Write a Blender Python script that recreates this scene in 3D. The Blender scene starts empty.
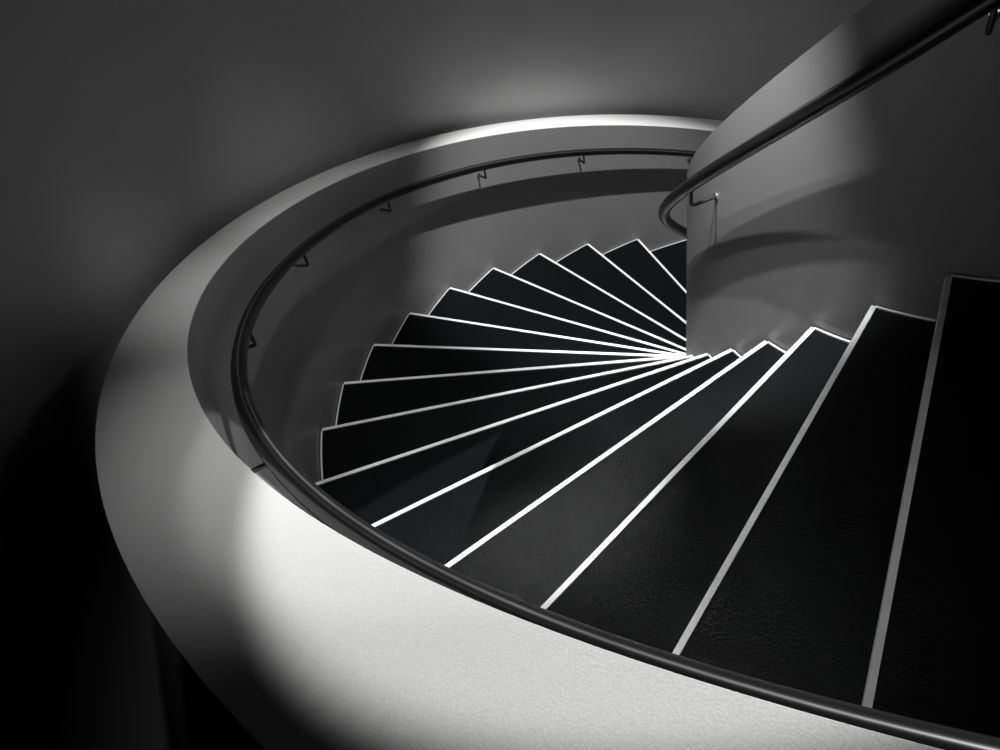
import bpy, bmesh, math
from mathutils import Vector, Matrix
S = 2.65                      # metres per unit radius of the stair
TH0, DTH, RISE = -2.216614758516142, 0.16280234494907206, 0.062325185911128345
RI, RO = 0.36925, 1.0
EX, EY = -0.01186, -0.00042   # centre of the inner well against the outer drum
HR_OUT, HP_OUT, W_OUT, OFF_OUT, DZ_OUT = 0.2988, 0.36264, 0.08138, 0.0243, -0.00575
HR_IN, HP_IN, OFF_IN = 0.3078, 0.376, 0.0335
KTOP, KBOT = -5, 18
ZB = 4.0                      # lifts everything so that the lower floor is near z = 0.8 m
scene = bpy.context.scene
C = scene.collection

def ang(k): return TH0 - k * DTH
def P(R, k, z, inner=False):  # helix point, z measured from the nosing line
    a = ang(k)
    ex, ey = (EX, EY) if inner else (0, 0)
    return Vector(((ex + R * math.cos(a)) * S, (ey + R * math.sin(a)) * S, (-k * RISE + z) * S + ZB))
def Pz(R, k, z, inner=False): # same with absolute height z in units
    v = P(R, k, 0, inner); v.z = z * S + ZB; return v

# ---------------------------------------------------------------- materials
def new_mat(name):
    m = bpy.data.materials.new(name); m.use_nodes = True
    nt = m.node_tree; b = nt.nodes['Principled BSDF']; return m, nt, b
def link(nt, a, b): nt.links.new(a, b)
def plaster(name, col, rough, bump=0.08, scale=420, var=0.05):
    m, nt, b = new_mat(name)
    tc = nt.nodes.new('ShaderNodeTexCoord')
    n = nt.nodes.new('ShaderNodeTexNoise'); n.inputs['Scale'].default_value = scale; n.inputs['Detail'].default_value = 3
    n2 = nt.nodes.new('ShaderNodeTexNoise'); n2.inputs['Scale'].default_value = 2.5; n2.inputs['Detail'].default_value = 5
    link(nt, tc.outputs['Object'], n.inputs['Vector']); link(nt, tc.outputs['Object'], n2.inputs['Vector'])
    r = nt.nodes.new('ShaderNodeMapRange'); r.inputs['To Min'].default_value = 1 - var; r.inputs['To Max'].default_value = 1 + var
    link(nt, n2.outputs['Fac'], r.inputs['Value'])
    r2 = nt.nodes.new('ShaderNodeMapRange'); r2.inputs['To Min'].default_value = 0.82; r2.inputs['To Max'].default_value = 1.18
    link(nt, n.outputs['Fac'], r2.inputs['Value'])
    mu = nt.nodes.new('ShaderNodeMath'); mu.operation = 'MULTIPLY'
    link(nt, r.outputs[0], mu.inputs[0]); link(nt, r2.outputs[0], mu.inputs[1])
    mx = nt.nodes.new('ShaderNodeVectorMath'); mx.operation = 'SCALE'
    mx.inputs[0].default_value = col
    link(nt, mu.outputs[0], mx.inputs['Scale']); link(nt, mx.outputs[0], b.inputs['Base Color'])
    b.inputs['Roughness'].default_value = rough
    bp = nt.nodes.new('ShaderNodeBump'); bp.inputs['Strength'].default_value = bump; bp.inputs['Distance'].default_value = 0.002
    link(nt, n.outputs['Fac'], bp.inputs['Height']); link(nt, bp.outputs[0], b.inputs['Normal'])
    return m
M_COPING = plaster('white_satin_paint', (0.58, 0.577, 0.573), 0.55)
M_PANEL = plaster('grey_satin_paint', (0.22, 0.22, 0.22), 0.42)
M_CORE = plaster('core_grey_paint', (0.125, 0.125, 0.125), 0.42)
M_WALL = plaster('stairwell_wall_paint', (0.5, 0.5, 0.5), 0.7, var=0.05)
M_FLOOR = plaster('dark_floor', (0.05, 0.05, 0.05), 0.6)

def mat_tread():
    m, nt, b = new_mat('black_rubber_tread')
    tc = nt.nodes.new('ShaderNodeTexCoord')
    n = nt.nodes.new('ShaderNodeTexNoise'); n.inputs['Scale'].default_value = 170; n.inputs['Detail'].default_value = 6
    n.inputs['Roughness'].default_value = 0.7
    link(nt, tc.outputs['Object'], n.inputs['Vector'])
    b.inputs['Base Color'].default_value = (0.003, 0.0033, 0.0036, 1)
    b.inputs['Roughness'].default_value = 0.17
    b.inputs['Specular IOR Level'].default_value = 0.14
    bp = nt.nodes.new('ShaderNodeBump'); bp.inputs['Strength'].default_value = 0.75; bp.inputs['Distance'].default_value = 0.002
    link(nt, n.outputs['Fac'], bp.inputs['Height']); link(nt, bp.outputs[0], b.inputs['Normal'])
    return m
M_TREAD = mat_tread()
def mat_strip():
    m, nt, b = new_mat('worn_metal_nosing')
    tc = nt.nodes.new('ShaderNodeTexCoord')
    n = nt.nodes.new('ShaderNodeTexNoise'); n.inputs['Scale'].default_value = 9; n.inputs['Detail'].default_value = 8
    n.inputs['Roughness'].default_value = 0.75
    link(nt, tc.outputs['Object'], n.inputs['Vector'])
    r = nt.nodes.new('ShaderNodeMapRange'); r.inputs['From Min'].default_value = .3; r.inputs['From Max'].default_value = .7
    r.inputs['To Min'].default_value = 0.68; r.inputs['To Max'].default_value = 0.95
    link(nt, n.outputs['Fac'], r.inputs['Value'])
    cc = nt.nodes.new('ShaderNodeCombineColor')
    for i in range(3): link(nt, r.outputs[0], cc.inputs[i])
    link(nt, cc.outputs[0], b.inputs['Base Color'])
    b.inputs['Metallic'].default_value = 0.35; b.inputs['Roughness'].default_value = 0.38
    return m
M_STRIP = mat_strip()
def simple(name, col, rough, metal=0.0, spec=0.5):
    m, nt, b = new_mat(name)
    n = nt.nodes.new('ShaderNodeTexNoise'); n.inputs['Scale'].default_value = 40
    r = nt.nodes.new('ShaderNodeMapRange'); r.inputs['To Min'].default_value = rough * .85; r.inputs['To Max'].default_value = rough * 1.15
    link(nt, n.outputs['Fac'], r.inputs['Value']); link(nt, r.outputs[0], b.inputs['Roughness'])
    b.inputs['Base Color'].default_value = (*col, 1); b.inputs['Metallic'].default_value = metal
    b.inputs['Specular IOR Level'].default_value = spec
    return m
def brushed(m):
    nt = m.node_tree; b = nt.nodes['Principled BSDF']
    t = nt.nodes.new('ShaderNodeTangent'); t.direction_type = 'RADIAL'; t.axis = 'Z'
    link(nt, t.outputs[0], b.inputs['Tangent']); b.inputs['Anisotropic'].default_value = 0.95
M_RAIL = simple('dark_lacquered_rail', (0.005, 0.005, 0.005), 0.3, 0.0, 0.55)
brushed(M_RAIL)
M_RODS = simple('dark_bracket_steel', (0.012, 0.012, 0.012), 0.3)
M_STEEL = simple('polished_steel', (0.85, 0.85, 0.85), 0.16, 1.0)

# ---------------------------------------------------------------- mesh helpers
def obj(name, bm, mat, parent=None, smooth=True):
    me = bpy.data.meshes.new(name)
    bmesh.ops.recalc_face_normals(bm, faces=bm.faces)
    bm.to_mesh(me); bm.free()
    me.materials.append(mat)
    if smooth:
        for p in me.polygons: p.use_smooth = True
        me.set_sharp_from_angle(angle=math.radians(35))
    o = bpy.data.objects.new(name, me); C.objects.link(o)
    if parent:
        o.parent = parent
        o.matrix_parent_inverse = Matrix.Translation(parent.location).inverted()
    return o
def sweep(sections, closed=True, cap=True):
    bm = bmesh.new(); rings = [[bm.verts.new(v) for v in s] for s in sections]
    n = len(rings[0])
    for a, b in zip(rings, rings[1:]):
        for i in range(n if closed else n - 1):
            j = (i + 1) % n
            bm.faces.new((a[i], a[j], b[j], b[i]))
    if cap and closed: bm.faces.new(rings[0][::-1]); bm.faces.new(rings[-1])
    return bm
def frange(a, b, n): return [a + (b - a) * i / n for i in range(n + 1)]
def tube(pts, r, seg=16):
    secs = []; up0 = None
    for i, p in enumerate(pts):
        t = (pts[min(i + 1, len(pts) - 1)] - pts[max(i - 1, 0)]).normalized()
        if up0 is None: up0 = Vector((0, 0, 1)) if abs(t.z) < .9 else Vector((1, 0, 0))
        s = t.cross(up0).normalized(); u = s.cross(t).normalized(); up0 = u
        secs.append([p + r * (math.cos(q) * s + math.sin(q) * u) for q in [2 * math.pi * j / seg for j in range(seg)]])
    return sweep(secs)
def empty(name, loc, label, cat):
    o = bpy.data.objects.new(name, None); C.objects.link(o); o.location = loc
    o['label'] = label; o['category'] = cat; o.empty_display_size = .2
    return o

# ---------------------------------------------------------------- staircase
stair = empty('spiral_staircase', (0, 0, ZB - KBOT * RISE * S), 'spiral staircase of black wedge-shaped steps with bright white nosing lines', 'staircase')
T = 0.05 / S                                      # tread thickness in units
G = 0.004                                         # clearance to the walls in units
def wedge(k0, k1, r0, r1, z0, z1, n=6):           # solid between two angles, heights absolute in units
    secs = []
    for kk in frange(k0, k1, n):
        secs.append([Pz(r0, kk, z0, True), Pz(r0, kk, z1, True), Pz(r1, kk, z1), Pz(r1, kk, z0)])
    return secs
def add_sections(bm, secs):
    rings = [[bm.verts.new(v) for v in s] for s in secs]
    for a, b in zip(rings, rings[1:]):
        for i in range(4):
            j = (i + 1) % 4; bm.faces.new((a[i], a[j], b[j], b[i]))
    bm.faces.new(rings[0][::-1]); bm.faces.new(rings[-1])
def radial_box(bm, k, dn0, dn1, r0, r1, z0, z1):
    """straight bar along the nosing of step k; dn = offset in metres square to it (positive = back onto the tread)"""
    A, B = Pz(r0, k, 0, True), Pz(r1, k, 0)
    d = (B - A).normalized(); n = Vector((-d.y, d.x, 0))   # +angle side = back towards the higher step
    vs = []
    for base in (A, B):
        for (dn, z) in ((dn0, z0), (dn1, z0), (dn1, z1), (dn0, z1)):
            v = base + n * dn; v.z = z; vs.append(bm.verts.new(v))
    a, b = vs[:4], vs[4:]
    for i in range(4):
        j = (i + 1) % 4; bm.faces.new((a[i], a[j], b[j], b[i]))
    bm.faces.new(a[::-1]); bm.faces.new(b)
for k in range(KTOP, KBOT):
    z = -k * RISE; zt = z * S + ZB
    bm = bmesh.new()
    add_sections(bm, wedge(k, k - 1.0, RI + G, RO - G, z - T, z - 0.0012))     # tread slab
    radial_box(bm, k, 0.001, 0.022, RI + G, RO - G, (z - RISE) * S + ZB - 0.001, zt - T * S)   # riser down to the next tread
    st = obj('step', bm, M_TREAD, stair)
    bm = bmesh.new()
    radial_box(bm, k, -0.0095, 0.005, RI + G, RO - G, zt - 0.03, zt + 0.0015)
    obj('nosing_strip', bm, M_STRIP, st, smooth=False)
    for inner in (False, True):
        secs = []
        for kk in frange(k - 0.005, k - 0.985, 8):
            if inner: r0, r1 = RI + G * .5, RI + G * .5 + 0.006 / S
            else: r0, r1 = RO - G * .5 - 0.006 / S, RO - G * .5
            secs.append([Pz(r0, kk, z - 0.004, inner), Pz(r0, kk, z + 0.0004, inner), Pz(r1, kk, z + 0.0004, inner), Pz(r1, kk, z - 0.004, inner)])
        obj('edge_trim', sweep(secs), M_STRIP, st, smooth=False)

# ---------------------------------------------------------------- outer balustrade: drum face and broad coping
KA, KZ = KTOP - 0.5, KBOT
bal = empty('outer_balustrade', (P(RO + .04, 8, 0).x, P(RO + .04, 8, 0).y, P(0, 8, -.15).z), 'sweeping outer balustrade with broad pale coping curving around the stairs', 'balustrade')
N = 260
CT = 0.0015
secs = [[Pz(RO, k, -KBOT * RISE), P(RO, k, HP_OUT - CT), P(RO + W_OUT, k, HP_OUT + DZ_OUT - CT), Pz(RO + W_OUT, k, -KBOT * RISE)] for k in frange(KA, KZ, N)]
obj('curved_panel', sweep(secs), M_PANEL, bal)
b_ = 0.0001
secs = [[P(RO, k, HP_OUT - CT), P(RO, k, HP_OUT - b_), P(RO + b_, k, HP_OUT), P(RO + W_OUT - b_, k, HP_OUT + DZ_OUT),
         P(RO + W_OUT, k, HP_OUT + DZ_OUT - b_), P(RO + W_OUT, k, HP_OUT + DZ_OUT - CT)] for k in frange(KA, KZ, N)]
cop = obj('coping', sweep(secs), M_COPING, bal); cop['label'] = 'broad pale coping'

# ---------------------------------------------------------------- central wall around the well: thin curved sheet
core = empty('central_balustrade', (EX * S, EY * S, P(0, KBOT, 0).z), 'curved grey central wall that the stairs wind around, its edge rising rightward', 'balustrade')
t_ = 0.012 / S
ZBOT = -KBOT * RISE
secs = [[Pz(RI, k, max(ZBOT - .0, -k * RISE - 1.0), True), P(RI, k, HP_IN, True), P(RI - t_, k, HP_IN, True), Pz(RI - t_, k, max(ZBOT, -k * RISE - 1.0), True)] for k in frange(KA - 3, KBOT, 220)]
obj('curved_wall', sweep(secs), M_CORE, core)

# ---------------------------------------------------------------- handrails
RR = 0.0222
def handrail(label, radius, h, wall_r, inner, k0, k1, brackets):
    base = P(radius, brackets[len(brackets) // 2], h, inner)
    t = empty('handrail', base, label, 'handrail')
    pts = [P(radius, k, h, inner) for k in frange(k0, k1, int((k1 - k0) * 12))]
    obj('rail', tube(pts, RR, 20), M_RAIL, t)
    for k in brackets:
        top = P(radius, k, h, inner) - Vector((0, 0, RR * .9))
        wallp = P(wall_r, k, h, inner); wallp.z -= 0.076
        a = ang(k); nrm = Vector((math.cos(a), math.sin(a), 0)) * (1 if inner else -1)
        elbow = top.copy(); elbow.z -= 0.063
        path = [wallp + nrm * 0.002]
        path.append(wallp.lerp(elbow, .75))
        for f in frange(0, 1, 5):
            q = wallp.lerp(elbow, .8) * (1 - f) ** 2 + elbow * 2 * f * (1 - f) + (elbow + Vector((0, 0, .012))) * f * f
            path.append(q)
        path.append(top)
        b = obj('bracket', tube(path, 0.0062, 10), M_RODS, t)
        q = Vector((0, 0, 1)); s = nrm.cross(q)
        secs = [[wallp + nrm * d + r * (math.cos(x) * q + math.sin(x) * s) for x in [math.pi * j / 8 for j in range(16)]] for (d, r) in ((0.0005, .013), (.004, .013), (.006, .009))]
        obj('mounting_plate', sweep(secs), M_STEEL, b)
    return t
handrail('dark handrail curving along the inside of the outer balustrade', RO - OFF_OUT, HR_OUT, RO, False, KA + .3, 16.5,
         [-1.0, 1.1, 3.12, 5.1, 7.1, 9.13, 11.12, 13.02, 15.0])
handrail('dark handrail wrapping around the central wall above the stairs', RI + OFF_IN, HR_IN, RI, True, KA + .3, 14,
         [-3.3, 0.4, 5.0])

# ---------------------------------------------------------------- the stairwell
def wall_radius(k):
    x = min(max((k - 1.0) / 5.0, 0), 1); x = x * x * (3 - 2 * x)
    near = 1.55; far = 1.118
    y = min(max((k - 18) / 5.0, 0), 1)
    return near * (1 - x) + far * x + y * y * (3 - 2 * y) * .43
WZ0, WZ1 = ZBOT - .0, 1.75
secs = []
for k in frange(0.3, 24, 150):   # unseen stretch behind the camera left out to cut light bounced off it
    r = wall_radius(k)
    secs.append([Pz(r, k, WZ0), Pz(r, k, WZ1), Pz(r + 0.06, k, WZ1), Pz(r + 0.06, k, WZ0)])
w = obj('wall_back', sweep(secs), M_WALL); w['kind'] = 'structure'
bm = bmesh.new()
bmesh.ops.create_circle(bm, cap_ends=True, segments=96, radius=1.9 * S)
for v in bm.verts: v.co.z = ZBOT * S + ZB - .002
f = obj('floor', bm, M_FLOOR, smooth=False); f['kind'] = 'structure'

# ---------------------------------------------------------------- lights: downlights above the flight, with a few added fill spots
def spot(x, y, z, tx, ty, tz, power, cone, blend=0.3, size=0.03):
    l = bpy.data.lights.new('downlight_or_fill', 'SPOT'); l.energy = power; l.spot_size = math.radians(cone); l.spot_blend = blend
    l.shadow_soft_size = size
    o = bpy.data.objects.new('downlight_or_fill', l); C.objects.link(o)
    o.location = (x * S, y * S, z * S + ZB)
    d = Vector(((tx - x) * S, (ty - y) * S, (tz - z) * S))
    o.rotation_euler = d.to_track_quat('-Z', 'Y').to_euler()
# x, y, z of the lamp and of its aim (stair units), watts, cone in degrees, edge blend, lamp radius in metres
LIGHTS = [
    (0.6, 0.15, 1.15, -0.275, -0.532, 0, 3000, 37.5, 0.02, 0.012),
    (0.6, 0.15, 1.15, -0.34, -0.47, 0, 480, 34.7, 0.02, 0.012),  # added second lamp at the same point, for a dimmer band on the coping
    (-0.3007, 0.5593, 1.05, -0.3007, 0.5593, -0.15, 1650, 40, 0.5, 0.015),
    (-0.7229, 0.3426, 0.95, -0.7229, 0.3426, -0.25, 130, 42, 0.9, 0.02),
    (-0.7999, -0.0106, 0.95, -0.7999, -0.0106, -0.25, 135, 45, 0.9, 0.02),
    (-0.707, -0.3953, 0.95, -0.707, -0.3953, -0.25, 100, 50, 1.0, 0.02),
    (0.03, 0.74, 0.49, 0.03, 0.74, -1, 50, 60, 0.9, 0.012),
    (-0.5789, -0.036, 0.7, -0.3399, -0.0101, -0.5, 300, 44, 0.6, 0.012),
    (-0.525, -0.1947, 0.7, -0.3365, -0.0486, -0.5, 280, 34, 0.7, 0.012),
    (-0.62, 0.4, 1.08, -0.66, -0.36, -0.19, 260, 12, 1.0, 0.02),
    (-0.615, -0.2396, 0.95, -0.5777, -0.225, -0.25, 45, 38, 0.9, 0.015),  # fill spot without a known fitting, added to brighten the upper nosings
    (-0.6301, -0.1121, 0.7, -0.3353, -0.1564, -0.08, 110, 26, 0.9, 0.012),  # extra fill added to lift the foot of the central wall
]
for L in LIGHTS: spot(*L)
w_ = bpy.data.worlds.new('World'); scene.world = w_; w_.use_nodes = True
w_.node_tree.nodes['Background'].inputs[0].default_value = (1, 1, 1, 1)
w_.node_tree.nodes['Background'].inputs[1].default_value = 0.0003

# ---------------------------------------------------------------- camera
F = 794.944476269162
pitch, roll, yaw = 0.7948898563088196, -0.2354820676678198, 0.0
fw = Vector((math.sin(yaw) * math.cos(pitch), math.cos(yaw) * math.cos(pitch), -math.sin(pitch)))
r = fw.cross(Vector((0, 0, 1))).normalized(); u = r.cross(fw)
c, s = math.cos(roll), math.sin(roll)
r2 = c * r + s * u; u2 = -s * r + c * u
cam = bpy.data.cameras.new('camera'); co = bpy.data.objects.new('camera', cam); C.objects.link(co)
co.matrix_world = Matrix(((r2.x, u2.x, -fw.x, -0.69194402 * S), (r2.y, u2.y, -fw.y, -0.84243686 * S), (r2.z, u2.z, -fw.z, 0.56536065 * S + ZB), (0, 0, 0, 1)))
cam.sensor_width = 36; cam.lens = F * 36 / 1000; cam.clip_start = 0.02
scene.camera = co
vs = scene.view_settings
vs.view_transform = 'Standard'; vs.look = 'None'; vs.gamma = 1; vs.use_curve_mapping = False; vs.exposure = 0
scene.display_settings.display_device = 'sRGB'
scene.cycles.use_denoising = True
scene.cycles.diffuse_bounces = 2
